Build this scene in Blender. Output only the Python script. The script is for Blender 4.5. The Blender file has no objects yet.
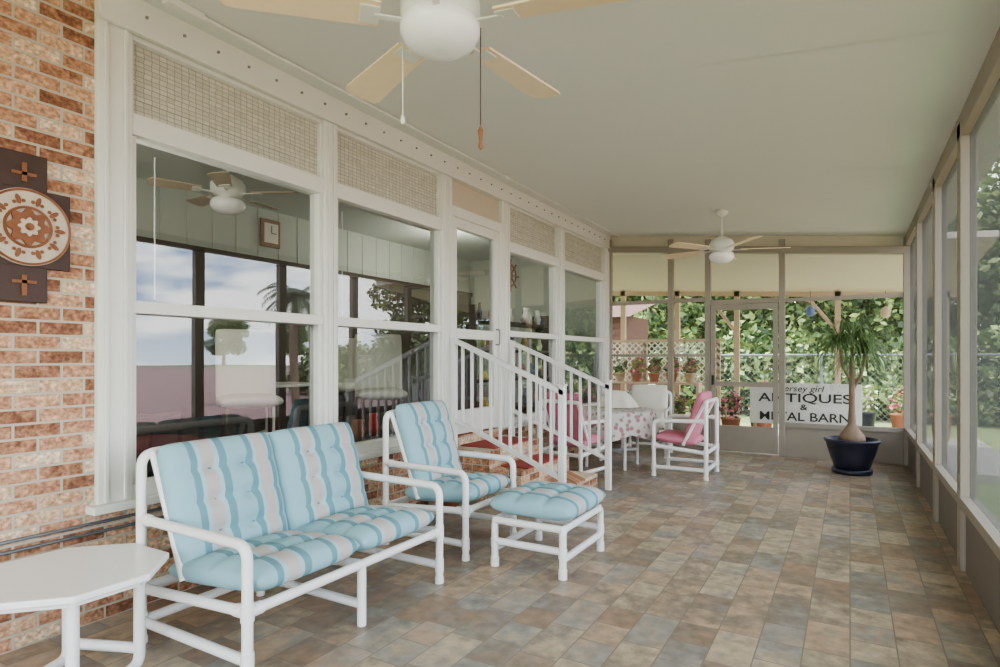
import bpy, bmesh, math, random
from mathutils import Vector, Matrix
random.seed(7)
C = bpy.context.scene.collection
H = 1.4
XL, XR, YF = -3.457, 0.654, 9.45
def ceil_z(x): return 3.40 - (x - XL) * 0.4 / 4.111

# ---------------------------------------------------------------- materials
def newmat(name):
    m = bpy.data.materials.new(name); m.use_nodes = True
    nt = m.node_tree; nt.nodes.clear()
    out = nt.nodes.new('ShaderNodeOutputMaterial')
    return m, nt, out
def N(nt, t, **kw):
    n = nt.nodes.new(t)
    for k, v in kw.items(): setattr(n, k, v)
    return n
def rgba(c): return (c[0], c[1], c[2], 1)
def s2l(r, g, b):
    f = lambda v: (v/255/12.92) if v/255 <= 0.04045 else ((v/255+0.055)/1.055)**2.4
    return (f(r), f(g), f(b))
def plain(name, col, rough=0.5, var=0.06, scale=8.0, metal=0.0, bump=0.0):
    m, nt, out = newmat(name)
    b = N(nt, 'ShaderNodeBsdfPrincipled')
    b.inputs['Roughness'].default_value = rough; b.inputs['Metallic'].default_value = metal
    tc = N(nt, 'ShaderNodeTexCoord'); no = N(nt, 'ShaderNodeTexNoise')
    no.inputs['Scale'].default_value = scale; no.inputs['Detail'].default_value = 4
    nt.links.new(tc.outputs['Object'], no.inputs['Vector'])
    mx = N(nt, 'ShaderNodeMix', data_type='RGBA')
    mx.inputs['A'].default_value = rgba([c*(1-var) for c in col])
    mx.inputs['B'].default_value = rgba([min(1, c*(1+var)) for c in col])
    nt.links.new(no.outputs['Fac'], mx.inputs['Factor'])
    nt.links.new(mx.outputs['Result'], b.inputs['Base Color'])
    if bump:
        bp = N(nt, 'ShaderNodeBump'); bp.inputs['Strength'].default_value = bump; bp.inputs['Distance'].default_value = 0.01
        nt.links.new(no.outputs['Fac'], bp.inputs['Height']); nt.links.new(bp.outputs['Normal'], b.inputs['Normal'])
    nt.links.new(b.outputs[0], out.inputs[0])
    return m
def ramp(nt, stops, interp='CONSTANT'):
    r = N(nt, 'ShaderNodeValToRGB'); cr = r.color_ramp; cr.interpolation = interp
    cr.elements[0].position = stops[0][0]; cr.elements[0].color = rgba(stops[0][1])
    cr.elements[1].position = stops[1][0]; cr.elements[1].color = rgba(stops[1][1])
    for p, c in stops[2:]:
        e = cr.elements.new(p); e.color = rgba(c)
    return r
def brickmat(name, mode, bw, rh, mortar, stops, mcol, rough=0.85, blotch=0.35, bump=0.5, offset=0.5, nscale=14, gloss=0.3, squash=1.0, mottle=0.2):
    m, nt, out = newmat(name)
    L = nt.links.new
    tc = N(nt, 'ShaderNodeTexCoord'); sp = N(nt, 'ShaderNodeSeparateXYZ'); L(tc.outputs['Object'], sp.inputs[0])
    cb = N(nt, 'ShaderNodeCombineXYZ')
    if mode == 'wall':
        ad = N(nt, 'ShaderNodeMath', operation='ADD'); L(sp.outputs['X'], ad.inputs[0]); L(sp.outputs['Y'], ad.inputs[1])
        L(ad.outputs[0], cb.inputs['X']); L(sp.outputs['Z'], cb.inputs['Y'])
    else:
        L(sp.outputs['Y'], cb.inputs['X']); L(sp.outputs['X'], cb.inputs['Y'])
    br = N(nt, 'ShaderNodeTexBrick'); br.offset = offset; br.squash = squash; br.squash_frequency = 2
    br.inputs['Scale'].default_value = 1; br.inputs['Brick Width'].default_value = bw; br.inputs['Row Height'].default_value = rh
    br.inputs['Mortar Size'].default_value = mortar; br.inputs['Mortar Smooth'].default_value = 0.2
    br.inputs['Color1'].default_value = (0, 0, 0, 1); br.inputs['Color2'].default_value = (1, 1, 1, 1); br.inputs['Mortar'].default_value = (0.5, 0.5, 0.5, 1)
    L(cb.outputs[0], br.inputs['Vector'])
    no = N(nt, 'ShaderNodeTexNoise'); no.inputs['Scale'].default_value = nscale; no.inputs['Detail'].default_value = 7; no.inputs['Roughness'].default_value = 0.65
    L(cb.outputs[0], no.inputs['Vector'])
    ma = N(nt, 'ShaderNodeMath', operation='MULTIPLY_ADD'); L(no.outputs['Fac'], ma.inputs[0]); ma.inputs[1].default_value = blotch
    sb = N(nt, 'ShaderNodeMath', operation='SUBTRACT'); L(br.outputs['Color'], sb.inputs[0]); sb.inputs[1].default_value = blotch*0.5
    L(sb.outputs[0], ma.inputs[2])
    r = ramp(nt, stops, 'LINEAR'); L(ma.outputs[0], r.inputs[0])
    n2 = N(nt, 'ShaderNodeTexNoise'); n2.inputs['Scale'].default_value = nscale*2.7; n2.inputs['Detail'].default_value = 8; L(cb.outputs[0], n2.inputs[0])
    mr = N(nt, 'ShaderNodeMapRange'); L(n2.outputs['Fac'], mr.inputs[0]); mr.inputs[1].default_value = 0.3; mr.inputs[2].default_value = 0.7
    mr.inputs[3].default_value = 1-mottle; mr.inputs[4].default_value = 1+mottle
    vm = N(nt, 'ShaderNodeVectorMath', operation='SCALE'); L(r.outputs[0], vm.inputs[0]); L(mr.outputs[0], vm.inputs['Scale'])
    mx = N(nt, 'ShaderNodeMix', data_type='RGBA'); L(br.outputs['Fac'], mx.inputs['Factor']); L(vm.outputs[0], mx.inputs['A']); mx.inputs['B'].default_value = rgba(mcol)
    b = N(nt, 'ShaderNodeBsdfPrincipled'); b.inputs['Roughness'].default_value = rough
    b.inputs['Specular IOR Level'].default_value = gloss
    L(mx.outputs['Result'], b.inputs['Base Color'])
    hm = N(nt, 'ShaderNodeMath', operation='MULTIPLY_ADD'); L(no.outputs['Fac'], hm.inputs[0]); hm.inputs[1].default_value = 0.4
    iv = N(nt, 'ShaderNodeMath', operation='SUBTRACT'); iv.inputs[0].default_value = 1; L(br.outputs['Fac'], iv.inputs[1]); L(iv.outputs[0], hm.inputs[2])
    bp = N(nt, 'ShaderNodeBump'); bp.inputs['Strength'].default_value = bump; bp.inputs['Distance'].default_value = 0.006
    L(hm.outputs[0], bp.inputs['Height']); L(bp.outputs[0], b.inputs['Normal']); L(b.outputs[0], out.inputs[0])
    return m

M = {}
M['brick'] = brickmat('brick', 'wall', 0.205, 0.072, 0.007,
    [(0.0, s2l(138, 98, 76)), (0.25, s2l(176, 132, 104)), (0.5, s2l(198, 156, 126)), (0.75, s2l(212, 180, 148)), (1.0, s2l(226, 208, 182))], s2l(196, 187, 168), blotch=1.7, nscale=18, mottle=0.42, bump=0.8)
M['tile'] = brickmat('slate_tile', 'floor', 0.36, 0.195, 0.0035,
    [(0.0, s2l(158, 134, 112)), (0.18, s2l(140, 128, 114)), (0.34, s2l(150, 147, 139)), (0.5, s2l(186, 170, 144)), (0.66, s2l(144, 131, 116)), (0.82, s2l(182, 158, 132)), (1.0, s2l(156, 150, 139))],
    s2l(136, 125, 111), rough=0.36, blotch=0.9, bump=0.2, nscale=4.5, gloss=0.5, squash=0.62, mottle=0.2)
M['white'] = plain('white_paint', s2l(228, 228, 218), 0.45, 0.03)
M['pvc'] = plain('white_pvc', s2l(240, 239, 234), 0.3, 0.02)
M['ceil'] = plain('ceiling_paint', s2l(230, 230, 222), 0.7, 0.02, 1.2)
M['taupe'] = plain('taupe_aluminium', s2l(156, 147, 132), 0.5, 0.05)
M['taupe_d'] = plain('taupe_panel', s2l(124, 116, 106), 0.6, 0.05)
M['cream'] = plain('cream_paint', s2l(206, 197, 176), 0.6, 0.05)
M['tan'] = plain('tan_wood', s2l(186, 164, 136), 0.7, 0.12, 20)
M['dwood'] = plain('dark_wood', s2l(74, 54, 44), 0.5, 0.25, 15)
M['rust'] = plain('rust_brown', s2l(140, 92, 62), 0.6, 0.3, 30)
M['black'] = plain('black_paint', (0.015, 0.015, 0.015), 0.5)
M['grey'] = plain('grey_metal', s2l(130, 132, 135), 0.4, 0.05, metal=0.5)
M['blade'] = plain('fan_blade_cream', s2l(246, 224, 188), 0.4, 0.04, 20)
M['globe'] = plain('opal_glass', s2l(250, 250, 246), 0.25, 0.01)
M['pink'] = plain('pink_fabric', s2l(204, 130, 146), 0.9, 0.1, 25)
M['red'] = plain('red_fabric', s2l(160, 72, 62), 0.8, 0.1)
M['maroon'] = plain('maroon_fabric', s2l(96, 44, 44), 0.8, 0.1)
M['navy'] = plain('navy_glaze', s2l(48, 50, 66), 0.3, 0.2, 6)
M['leaf'] = plain('leaf_green', s2l(98, 124, 68), 0.6, 0.5, 3)
M['leaf_b'] = plain('leaf_light', s2l(164, 180, 112), 0.6, 0.4, 3)
M['leaf_d'] = plain('leaf_dark', s2l(58, 78, 44), 0.6, 0.4, 3)
M['palm'] = plain('palm_leaf', s2l(98, 122, 72), 0.5, 0.35, 6)
M['bark'] = plain('bark', s2l(140, 120, 100), 0.9, 0.3, 12, bump=0.6)
M['terra'] = plain('terracotta', s2l(166, 108, 82), 0.8, 0.15)
M['grass'] = plain('grass', s2l(126, 138, 90), 0.9, 0.35, 1.5)
M['field'] = plain('mauve_gravel', s2l(160, 126, 120), 0.9, 0.18, 0.6)
M['concrete'] = plain('concrete', s2l(170, 165, 152), 0.8, 0.1, 4)
M['inwall'] = plain('interior_paint', s2l(190, 196, 186), 0.7, 0.03)
M['inbacking'] = plain('dark_reflection_backing', s2l(74, 64, 57), 0.6, 0.15, 6)  # dark tone chosen so sky reflections stand out on the panes
M['incarpet'] = plain('interior_floor', s2l(80, 64, 56), 0.8, 0.1)
M['creamfab'] = plain('cream_fabric', s2l(228, 224, 210), 0.9, 0.05)
M['yellow'] = plain('yellow_flower', s2l(226, 190, 80), 0.7)
M['fpink'] = plain('pink_flower', s2l(224, 116, 146), 0.7)
M['fred'] = plain('red_flower', s2l(200, 70, 56), 0.7)
M['fwhite'] = plain('white_flower', s2l(240, 238, 230), 0.7)
M['blue'] = plain('blue_glaze', s2l(84, 108, 150), 0.3)
M['teal'] = plain('teal_button', s2l(108, 148, 160), 0.8)
M['soil'] = plain('soil', s2l(60, 45, 35), 0.9, 0.3, 30)
M['shed'] = plain('redwood_siding', s2l(98, 68, 56), 0.8, 0.25, 5)
M['hook'] = plain('hook_grey', s2l(140, 140, 134), 0.6)
M['plate'] = plain('plate_ivory', s2l(206, 194, 172), 0.6, 0.2, 14)

def stripes():
    m, nt, out = newmat('striped_canvas'); L = nt.links.new
    tc = N(nt, 'ShaderNodeTexCoord'); sp = N(nt, 'ShaderNodeSeparateXYZ'); L(tc.outputs['Generated'], sp.inputs[0])
    aq, te, be, wh = s2l(154, 190, 197), s2l(114, 155, 164), s2l(194, 187, 182), s2l(174, 200, 203)
    r = ramp(nt, [(0.0, aq), (0.17, te), (0.225, wh), (0.26, be), (0.375, wh), (0.41, te), (0.475, aq), (0.67, te), (0.725, wh), (0.755, be), (0.86, wh), (0.89, te), (0.94, aq)])
    L(sp.outputs['X'], r.inputs[0])
    no = N(nt, 'ShaderNodeTexNoise'); no.inputs['Scale'].default_value = 220; L(tc.outputs['Object'], no.inputs[0])
    b = N(nt, 'ShaderNodeBsdfPrincipled'); b.inputs['Roughness'].default_value = 0.9
    bp = N(nt, 'ShaderNodeBump'); bp.inputs['Strength'].default_value = 0.15; bp.inputs['Distance'].default_value = 0.002
    L(no.outputs['Fac'], bp.inputs['Height']); L(bp.outputs[0], b.inputs['Normal'])
    L(r.outputs[0], b.inputs['Base Color']); L(b.outputs[0], out.inputs[0]); return m
M['stripe'] = stripes()
def floral():
    m, nt, out = newmat('floral_cloth'); L = nt.links.new
    tc = N(nt, 'ShaderNodeTexCoord'); v = N(nt, 'ShaderNodeTexVoronoi'); v.inputs['Scale'].default_value = 14
    L(tc.outputs['Object'], v.inputs[0])
    r = ramp(nt, [(0.0, s2l(190, 124, 136)), (0.26, s2l(156, 164, 142)), (0.38, s2l(214, 208, 200))]); L(v.outputs['Distance'], r.inputs[0])
    b = N(nt, 'ShaderNodeBsdfPrincipled'); b.inputs['Roughness'].default_value = 0.9
    L(r.outputs[0], b.inputs['Base Color']); L(b.outputs[0], out.inputs[0]); return m
M['floral'] = floral()
def woven():
    m, nt, out = newmat('woven_shade'); L = nt.links.new
    tc = N(nt, 'ShaderNodeTexCoord'); sp = N(nt, 'ShaderNodeSeparateXYZ'); L(tc.outputs['Object'], sp.inputs[0])
    cb = N(nt, 'ShaderNodeCombineXYZ'); L(sp.outputs['Y'], cb.inputs['X']); L(sp.outputs['Z'], cb.inputs['Y'])
    br = N(nt, 'ShaderNodeTexBrick'); br.offset = 0.0
    br.inputs['Scale'].default_value = 1; br.inputs['Brick Width'].default_value = 0.045; br.inputs['Row Height'].default_value = 0.028
    br.inputs['Mortar Size'].default_value = 0.0022
    br.inputs['Color1'].default_value = rgba(s2l(196, 196, 180)); br.inputs['Color2'].default_value = rgba(s2l(212, 211, 196)); br.inputs['Mortar'].default_value = rgba(s2l(158, 156, 139))
    L(cb.outputs[0], br.inputs[0])
    b = N(nt, 'ShaderNodeBsdfPrincipled'); b.inputs['Roughness'].default_value = 0.9
    L(br.outputs[0], b.inputs['Base Color']); L(b.outputs[0], out.inputs[0]); return m
M['woven'] = woven()
def screenmat(name, trans, col, translucent=0.5, graze=0.45):
    m, nt, out = newmat(name); L = nt.links.new
    t = N(nt, 'ShaderNodeBsdfTransparent'); d = N(nt, 'ShaderNodeBsdfDiffuse'); d.inputs[0].default_value = rgba(col)
    tl = N(nt, 'ShaderNodeBsdfTranslucent'); tl.inputs[0].default_value = rgba(col)
    m2 = N(nt, 'ShaderNodeMixShader'); m2.inputs[0].default_value = translucent; L(d.outputs[0], m2.inputs[1]); L(tl.outputs[0], m2.inputs[2])
    lw = N(nt, 'ShaderNodeLayerWeight'); lw.inputs[0].default_value = 0.5
    ma = N(nt, 'ShaderNodeMath', operation='MULTIPLY_ADD'); L(lw.outputs['Facing'], ma.inputs[0]); ma.inputs[1].default_value = graze; ma.inputs[2].default_value = 1-trans; ma.use_clamp = True
    mx = N(nt, 'ShaderNodeMixShader'); L(ma.outputs[0], mx.inputs[0])
    L(t.outputs[0], mx.inputs[1]); L(m2.outputs[0], mx.inputs[2]); L(mx.outputs[0], out.inputs[0]); return m
M['screen_r'] = screenmat('insect_screen_side', 0.88, s2l(88, 90, 87), 0.32, 0.78)
M['screen_f'] = screenmat('insect_screen_end', 0.86, s2l(140, 138, 128))
def glass():
    m, nt, out = newmat('window_glass'); L = nt.links.new
    t = N(nt, 'ShaderNodeBsdfTransparent'); t.inputs[0].default_value = (0.82, 0.86, 0.85, 1)
    g = N(nt, 'ShaderNodeBsdfGlossy'); g.inputs['Roughness'].default_value = 0.0; g.inputs[0].default_value = (0.86, 0.91, 0.95, 1)
    fr = N(nt, 'ShaderNodeFresnel'); fr.inputs[0].default_value = 1.6
    a = N(nt, 'ShaderNodeMath', operation='MULTIPLY_ADD'); L(fr.outputs[0], a.inputs[0]); a.inputs[1].default_value = 1.0; a.inputs[2].default_value = 0.11
    a.use_clamp = True
    mx = N(nt, 'ShaderNodeMixShader'); L(a.outputs[0], mx.inputs[0])
    L(t.outputs[0], mx.inputs[1]); L(g.outputs[0], mx.inputs[2]); L(mx.outputs[0], out.inputs[0]); return m
M['glass'] = glass()

# ---------------------------------------------------------------- geometry helpers
def empty(name, loc=(0, 0, 0), rz=0):
    e = bpy.data.objects.new(name, None); C.objects.link(e); e.location = loc; e.rotation_euler = (0, 0, rz); e.empty_display_size = 0.1
    return e
def mesh_obj(name, verts, faces, mat, parent=None, smooth=False, mats=None, idx=None):
    me = bpy.data.meshes.new(name); me.from_pydata([tuple(v) for v in verts], [], faces); me.update()
    o = bpy.data.objects.new(name, me); C.objects.link(o)
    if mats:
        for k in mats: me.materials.append(k)
        if idx: me.polygons.foreach_set('material_index', idx)
    else: me.materials.append(mat)
    if smooth: me.polygons.foreach_set('use_smooth', [True]*len(me.polygons))
    if parent: o.parent = parent
    return o
def boxes(name, lst, mat, parent=None, bevel=0.0):
    """lst of (x0,x1,y0,y1,z0,z1)"""
    vs, fs = [], []
    for (x0, x1, y0, y1, z0, z1) in lst:
        b = len(vs)
        vs += [(x0,y0,z0),(x1,y0,z0),(x1,y1,z0),(x0,y1,z0),(x0,y0,z1),(x1,y0,z1),(x1,y1,z1),(x0,y1,z1)]
        fs += [[b+i for i in f] for f in ((0,3,2,1),(4,5,6,7),(0,1,5,4),(1,2,6,5),(2,3,7,6),(3,0,4,7))]
    o = mesh_obj(name, vs, fs, mat, parent)
    if bevel:
        m = o.modifiers.new('bevel', 'BEVEL'); m.width = bevel; m.segments = 2
    return o
def fillet(pts, r, n=6):
    pts = [Vector(p) for p in pts]
    if len(pts) < 3 or r <= 0: return pts
    out = [pts[0]]
    for i in range(1, len(pts)-1):
        a, b, c = pts[i-1], pts[i], pts[i+1]
        ra = min(r, (a-b).length*0.49, (c-b).length*0.49)
        p, q = b+(a-b).normalized()*ra, b+(c-b).normalized()*ra
        for k in range(n+1):
            t = k/n; out.append(p*(1-t)**2+b*2*t*(1-t)+q*t*t)
    out.append(pts[-1]); return out
def tubes(name, lines, r, mat, parent=None, fr=0.05, res=3):
    cu = bpy.data.curves.new(name, 'CURVE'); cu.dimensions = '3D'; cu.bevel_depth = r; cu.bevel_resolution = res; cu.use_fill_caps = True
    for ln in lines:
        p = fillet(ln, fr); s = cu.splines.new('POLY'); s.points.add(len(p)-1)
        for i, v in enumerate(p): s.points[i].co = (v[0], v[1], v[2], 1)
    t = bpy.data.objects.new('tmp', cu); C.objects.link(t)
    dg = bpy.context.evaluated_depsgraph_get(); me = bpy.data.meshes.new_from_object(t.evaluated_get(dg))
    bpy.data.objects.remove(t); me.name = name; me.materials.clear(); me.materials.append(mat)
    me.polygons.foreach_set('use_smooth', [True]*len(me.polygons))
    o = bpy.data.objects.new(name, me); C.objects.link(o)
    if parent: o.parent = parent
    return o
def lathe(name, prof, mat, parent=None, seg=32, loc=(0, 0, 0), smooth=True):
    vs, fs = [], []
    for (r, z) in prof:
        for i in range(seg):
            a = 2*math.pi*i/seg; vs.append((r*math.cos(a)+loc[0], r*math.sin(a)+loc[1], z+loc[2]))
    n = len(prof)
    for j in range(n-1):
        for i in range(seg):
            k = (i+1) % seg; fs.append([j*seg+i, j*seg+k, (j+1)*seg+k, (j+1)*seg+i])
    fs.append(list(range(seg))[::-1]); fs.append([(n-1)*seg+i for i in range(seg)])
    o = mesh_obj(name, vs, fs, mat, parent, smooth)
    o.data.polygons[-1].use_smooth = False; o.data.polygons[-2].use_smooth = False
    return o
def cushion(name, w, l, t, mat, parent, mtx, tuft_rows=(), tuft_cols=(), btn=True, nx=36, ny=36):
    vs, fs = [], []
    U = [math.sin(math.pi/2*(-1+2*i/nx)) for i in range(nx+1)]; V = [math.sin(math.pi/2*(-1+2*j/ny)) for j in range(ny+1)]
    for s in (1, -1):
        for j in range(ny+1):
            for i in range(nx+1):
                u, v = U[i], V[j]
                e = max(0, (1-abs(u)**6)*(1-abs(v)**6))**0.42
                z = t/2*e*(0.82+0.18*(1-u*u)*(1-v*v))
                if s == 1:
                    for tr in tuft_rows:
                        z -= t*0.10*math.exp(-((v-tr)*l/2/0.022)**2)*e
                        for tc in tuft_cols:
                            z -= t*0.20*math.exp(-(((v-tr)*l/2)**2+((u-tc)*w/2)**2)/0.03**2)
                x = u*w/2*(1-0.03*v**10); y = v*l/2*(1-0.03*u**10)
                vs.append((x, y, s*z))
    W = nx+1; O = W*(ny+1)
    for j in range(ny):
        for i in range(nx):
            a = j*W+i; fs.append([a, a+1, a+1+W, a+W]); fs.append([O+a, O+a+W, O+a+1+W, O+a+1])
    o = mesh_obj(name, vs, fs, mat, parent, True)
    bm = bmesh.new(); bm.from_mesh(o.data); bmesh.ops.remove_doubles(bm, verts=bm.verts, dist=0.0005); bm.to_mesh(o.data); bm.free()
    o.matrix_local = mtx
    if btn and tuft_rows:
        vs, fs = [], []
        for tr in tuft_rows:
            for tc in tuft_cols:
                b = len(vs); cx, cy = tc*w/2, tr*l/2
                for k in range(10): vs.append((cx+0.011*math.cos(k*math.pi/5), cy+0.011*math.sin(k*math.pi/5), t*0.22))
                vs.append((cx, cy, t*0.22+0.008))
                for k in range(10): fs.append([b+k, b+(k+1) % 10, b+10])
        bo = mesh_obj(name+'_buttons', vs, fs, M['teal'], parent, True); bo.matrix_local = mtx
    return o
def T(x, y, z, rx=0, rz=0): return Matrix.Translation((x, y, z)) @ Matrix.Rotation(rz, 4, 'Z') @ Matrix.Rotation(rx, 4, 'X')
def R(d): return math.radians(d)

# ---------------------------------------------------------------- room shell
boxes('floor', [(XL-0.14, XR+0.1, -2.6, YF+0.05, -0.1, 0.0)], M['tile'])
def slab(name, x0, x1, y0, y1, zf, th, mat, dz=0.0):
    z0, z1 = zf(x0), zf(x1)
    vs = [(x0,y0,z0+dz),(x1,y0,z1+dz),(x1,y1,z1),(x0,y1,z0),(x0,y0,z0+th+dz),(x1,y0,z1+th+dz),(x1,y1,z1+th),(x0,y1,z0+th)]
    return mesh_obj(name, vs, [(0,3,2,1),(4,5,6,7),(0,1,5,4),(1,2,6,5),(2,3,7,6),(3,0,4,7)], mat)
slab('ceiling', XL-0.14, XR+0.35, -2.6, YF+0.1, ceil_z, 0.12, M['ceil'])
seam = empty('trim_ceiling_seams')
for y in (-1.2, 1.24, 3.68, 6.12, 8.56):
    z0, z1 = ceil_z(XL+0.02), ceil_z(XR)
    mesh_obj('seam', [(XL+0.02,y,z0-0.002),(XR,y,z1-0.002),(XR,y+0.02,z1-0.002),(XL+0.02,y+0.02,z0-0.002)], [(0,3,2,1)], M['ceil'], seam)

boxes('wall_left', [(XL-0.14, XL, -2.6, 1.663, 0, 3.41), (XL-0.14, XL, 1.663, 9.45, 0, 0.60)], M['brick'])
post_iv = [(1.663,1.842),(3.245,3.377),(4.759,4.928),(5.92,6.106),(7.464,7.662),(9.23,9.45)]
X0, X1 = XL-0.12, XL+0.035
bays = [(1.842,3.245),(3.377,4.759),(4.928,5.92),(6.106,7.464),(7.662,9.23)]
fr = empty('trim_window_wall')
boxes('mullions', [(X0, X1, a, b, 0.60, 3.2) for a, b in post_iv], M['white'], fr, 0.006)
boxes('mullion_beads', [(X1, X1+0.012, a+0.03, a+0.05, 0.63, 3.19) for a, b in post_iv]+[(X1, X1+0.012, b-0.05, b-0.03, 0.63, 3.19) for a, b in post_iv], M['white'], fr, 0.003)
boxes('fascia', [(X0, X1+0.015, 1.663, 9.45, 3.2, 3.405)], M['white'], fr, 0.006)
boxes('sill', [(X0, X1+0.05, 1.62, 4.86, 0.58, 0.625), (X0, X1+0.05, 6.12, 9.45, 0.58, 0.625)], M['white'], fr, 0.006)
boxes('fascia_mould', [(X1+0.01, X1+0.035, 1.663, 9.45, 3.19, 3.215)], M['white'], fr)
hooks = []
y = 1.9
while y < 9.3:
    hooks.append((X1+0.012, X1+0.03, y, y+0.012, 3.30, 3.312)); y += 0.22
boxes('string_light_hooks', hooks, M['hook'], fr)
wi = 0
for k, (a, b) in enumerate(bays):
    if k == 2: continue
    wi += 1
    w = empty('window_%d' % wi)
    f = 0.035
    boxes('rails', [(X0+0.02, X1-0.012, a, b, 0.62, 0.70), (X0+0.02, X1-0.012, a, b, 1.65, 1.72), (X0+0.02, X1-0.005, a, b, 2.64, 2.76), (X0+0.02, X1-0.02, a, b, 3.17, 3.2)], M['white'], w, 0.004)
    boxes('sash', [(X0+0.03, X1-0.03, a, a+f, 0.70, 2.64), (X0+0.03, X1-0.03, b-f, b, 0.70, 2.64), (X0+0.03, X1-0.03, a, a+0.02, 2.76, 3.17), (X0+0.03, X1-0.03, b-0.02, b, 2.76, 3.17)], M['white'], w, 0.003)
    mesh_obj('pane_lower', [(XL-0.05,a+f,0.70),(XL-0.05,b-f,0.70),(XL-0.05,b-f,1.65),(XL-0.05,a+f,1.65)], [(0,1,2,3)], M['glass'], w)
    mesh_obj('pane_upper', [(XL-0.04,a+f,1.72),(XL-0.04,b-f,1.72),(XL-0.04,b-f,2.64),(XL-0.04,a+f,2.64)], [(0,1,2,3)], M['glass'], w)
    vs, fs = [], []
    n = 5
    for i in range(n+1):
        z = 2.77+(3.17-2.77)*i/n
        vs += [(XL-0.03, a+0.02, z), (XL-0.03, b-0.02, z)]
        vs += [(XL-0.022, a+0.02, z+0.01), (XL-0.022, b-0.02, z+0.01)]
    for i in range(2*n+1): fs.append([2*i, 2*i+1, 2*i+3, 2*i+2])
    mesh_obj('roman_shade', vs, fs, M['woven'], w)
    tubes('blind_cords', [[(XL-0.14, a+yy, 2.6), (XL-0.14, a+yy, 1.75)] for yy in (0.10, 0.22)], 0.004, M['white'], w, 0)
d = empty('door_1')
a, b = bays[2]
boxes('door_frame', [(X0+0.02, X1-0.005, a, b, 2.83, 2.93), (X0+0.02, X1-0.01, a, a+0.04, 0.6, 2.83), (X0+0.02, X1-0.01, b-0.04, b, 0.6, 2.83)], M['white'], d, 0.004)
boxes('door_stiles', [(XL-0.06, XL, a+0.04, a+0.13, 0.62, 2.83), (XL-0.06, XL, b-0.13, b-0.04, 0.62, 2.83), (XL-0.06, XL, a+0.13, b-0.13, 2.73, 2.83), (XL-0.06, XL, a+0.13, b-0.13, 1.60, 1.70), (XL-0.06, XL, a+0.13, b-0.13, 0.62, 0.86)], M['white'], d, 0.004)
mesh_obj('door_glass', [(XL-0.03,a+0.13,0.86),(XL-0.03,b-0.13,0.86),(XL-0.03,b-0.13,2.73),(XL-0.03,a+0.13,2.73)], [(0,1,2,3)], M['glass'], d)
boxes('transom_panel', [(XL-0.07, XL-0.02, a, b, 2.93, 3.2)], M['cream'], d)
tubes('door_handle', [[(XL, b-0.085, 1.55), (XL+0.05, b-0.085, 1.55), (XL+0.05, b-0.085, 1.72), (XL, b-0.085, 1.72)]], 0.008, M['grey'], d, 0.02)

# right screened wall
rp = [-2.0, -0.6, 0.8, 2.2, 3.6, 4.99, 6.37, 7.95]
g = empty('wall_right')
boxes('posts', [(XR-0.03, XR+0.06, y-0.065, y+0.065, 0, 2.96) for y in rp] + [(XR-0.05, XR+0.06, YF-0.05, YF+0.06, 0, 2.98)], M['taupe'], g, 0.005)
boxes('top_plate', [(XR-0.03, XR+0.06, -2.6, YF, 2.86, 3.0)], M['taupe'], g)
boxes('chair_rail', [(XR-0.035, XR+0.06, -2.6, YF, 0.43, 0.49)], M['taupe'], g)
boxes('kick_panel', [(XR, XR+0.04, -2.6, YF, 0, 0.43)], M['taupe_d'], g)
mesh_obj('insect_screen', [(XR+0.02,-2.6,0.49),(XR+0.02,YF,0.49),(XR+0.02,YF,2.9),(XR+0.02,-2.6,2.9)], [(0,1,2,3)], M['screen_r'], g)

# far end wall
g = empty('wall_far')
ps = [XL+0.03, -2.42, -1.86, -0.84]
boxes('posts', [(x-0.04, x+0.04, YF-0.04, YF+0.05, 0, ceil_z(x)-0.05) for x in ps], M['taupe'], g, 0.004)
x0, x1 = XL, XR
mesh_obj('header_beam', [(x0,YF-0.06,ceil_z(x0)-0.26),(x1,YF-0.06,ceil_z(x1)-0.24),(x1,YF+0.08,ceil_z(x1)-0.24),(x0,YF+0.08,ceil_z(x0)-0.26),
    (x0,YF-0.06,ceil_z(x0)-0.17),(x1,YF-0.06,ceil_z(x1)-0.15),(x1,YF+0.08,ceil_z(x1)-0.15),(x0,YF+0.08,ceil_z(x0)-0.17)], [(0,3,2,1),(4,5,6,7),(0,1,5,4),(1,2,6,5),(2,3,7,6),(3,0,4,7)], M['taupe'], g)
mesh_obj('header_panel', [(x0,YF,ceil_z(x0)-0.18),(x1,YF,ceil_z(x1)-0.16),(x1,YF,ceil_z(x1)),(x0,YF,ceil_z(x0))], [(0,1,2,3)], M['cream'], g)
boxes('rails', [(XL, -1.86, YF-0.03, YF+0.04, 2.26, 2.32), (-0.84, XR, YF-0.03, YF+0.04, 2.20, 2.25), (-1.86,-0.84,YF-0.03,YF+0.04,2.20,2.27), (XL, -1.9, YF-0.03, YF+0.04, 0.43, 0.48), (XL, -1.9, YF-0.03, YF+0.04, 1.42, 1.46), (-0.84, XR, YF-0.03, YF+0.04, 0.42, 0.48)], M['taupe'], g)
boxes('kick_panels', [(XL, -1.86, YF, YF+0.03, 0, 0.43), (-0.84, XR, YF, YF+0.03, 0, 0.43)], M['taupe'], g)
mesh_obj('insect_screen', [(XL,YF+0.01,0.45),(XR,YF+0.01,0.45),(XR,YF+0.01,2.8),(XL,YF+0.01,3.1)], [(0,1,2,3)], M['screen_f'], g)
d = empty('door_2')
boxes('stiles', [(-1.81, -1.745, YF-0.05, YF-0.01, 0.02, 2.19), (-0.955, -0.89, YF-0.05, YF-0.01, 0.02, 2.19), (-1.745, -0.955, YF-0.05, YF-0.01, 2.11, 2.19), (-1.745, -0.955, YF-0.05, YF-0.01, 0.98, 1.05), (-1.745, -0.955, YF-0.05, YF-0.01, 0.02, 0.40)], M['taupe'], d, 0.003)
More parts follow.
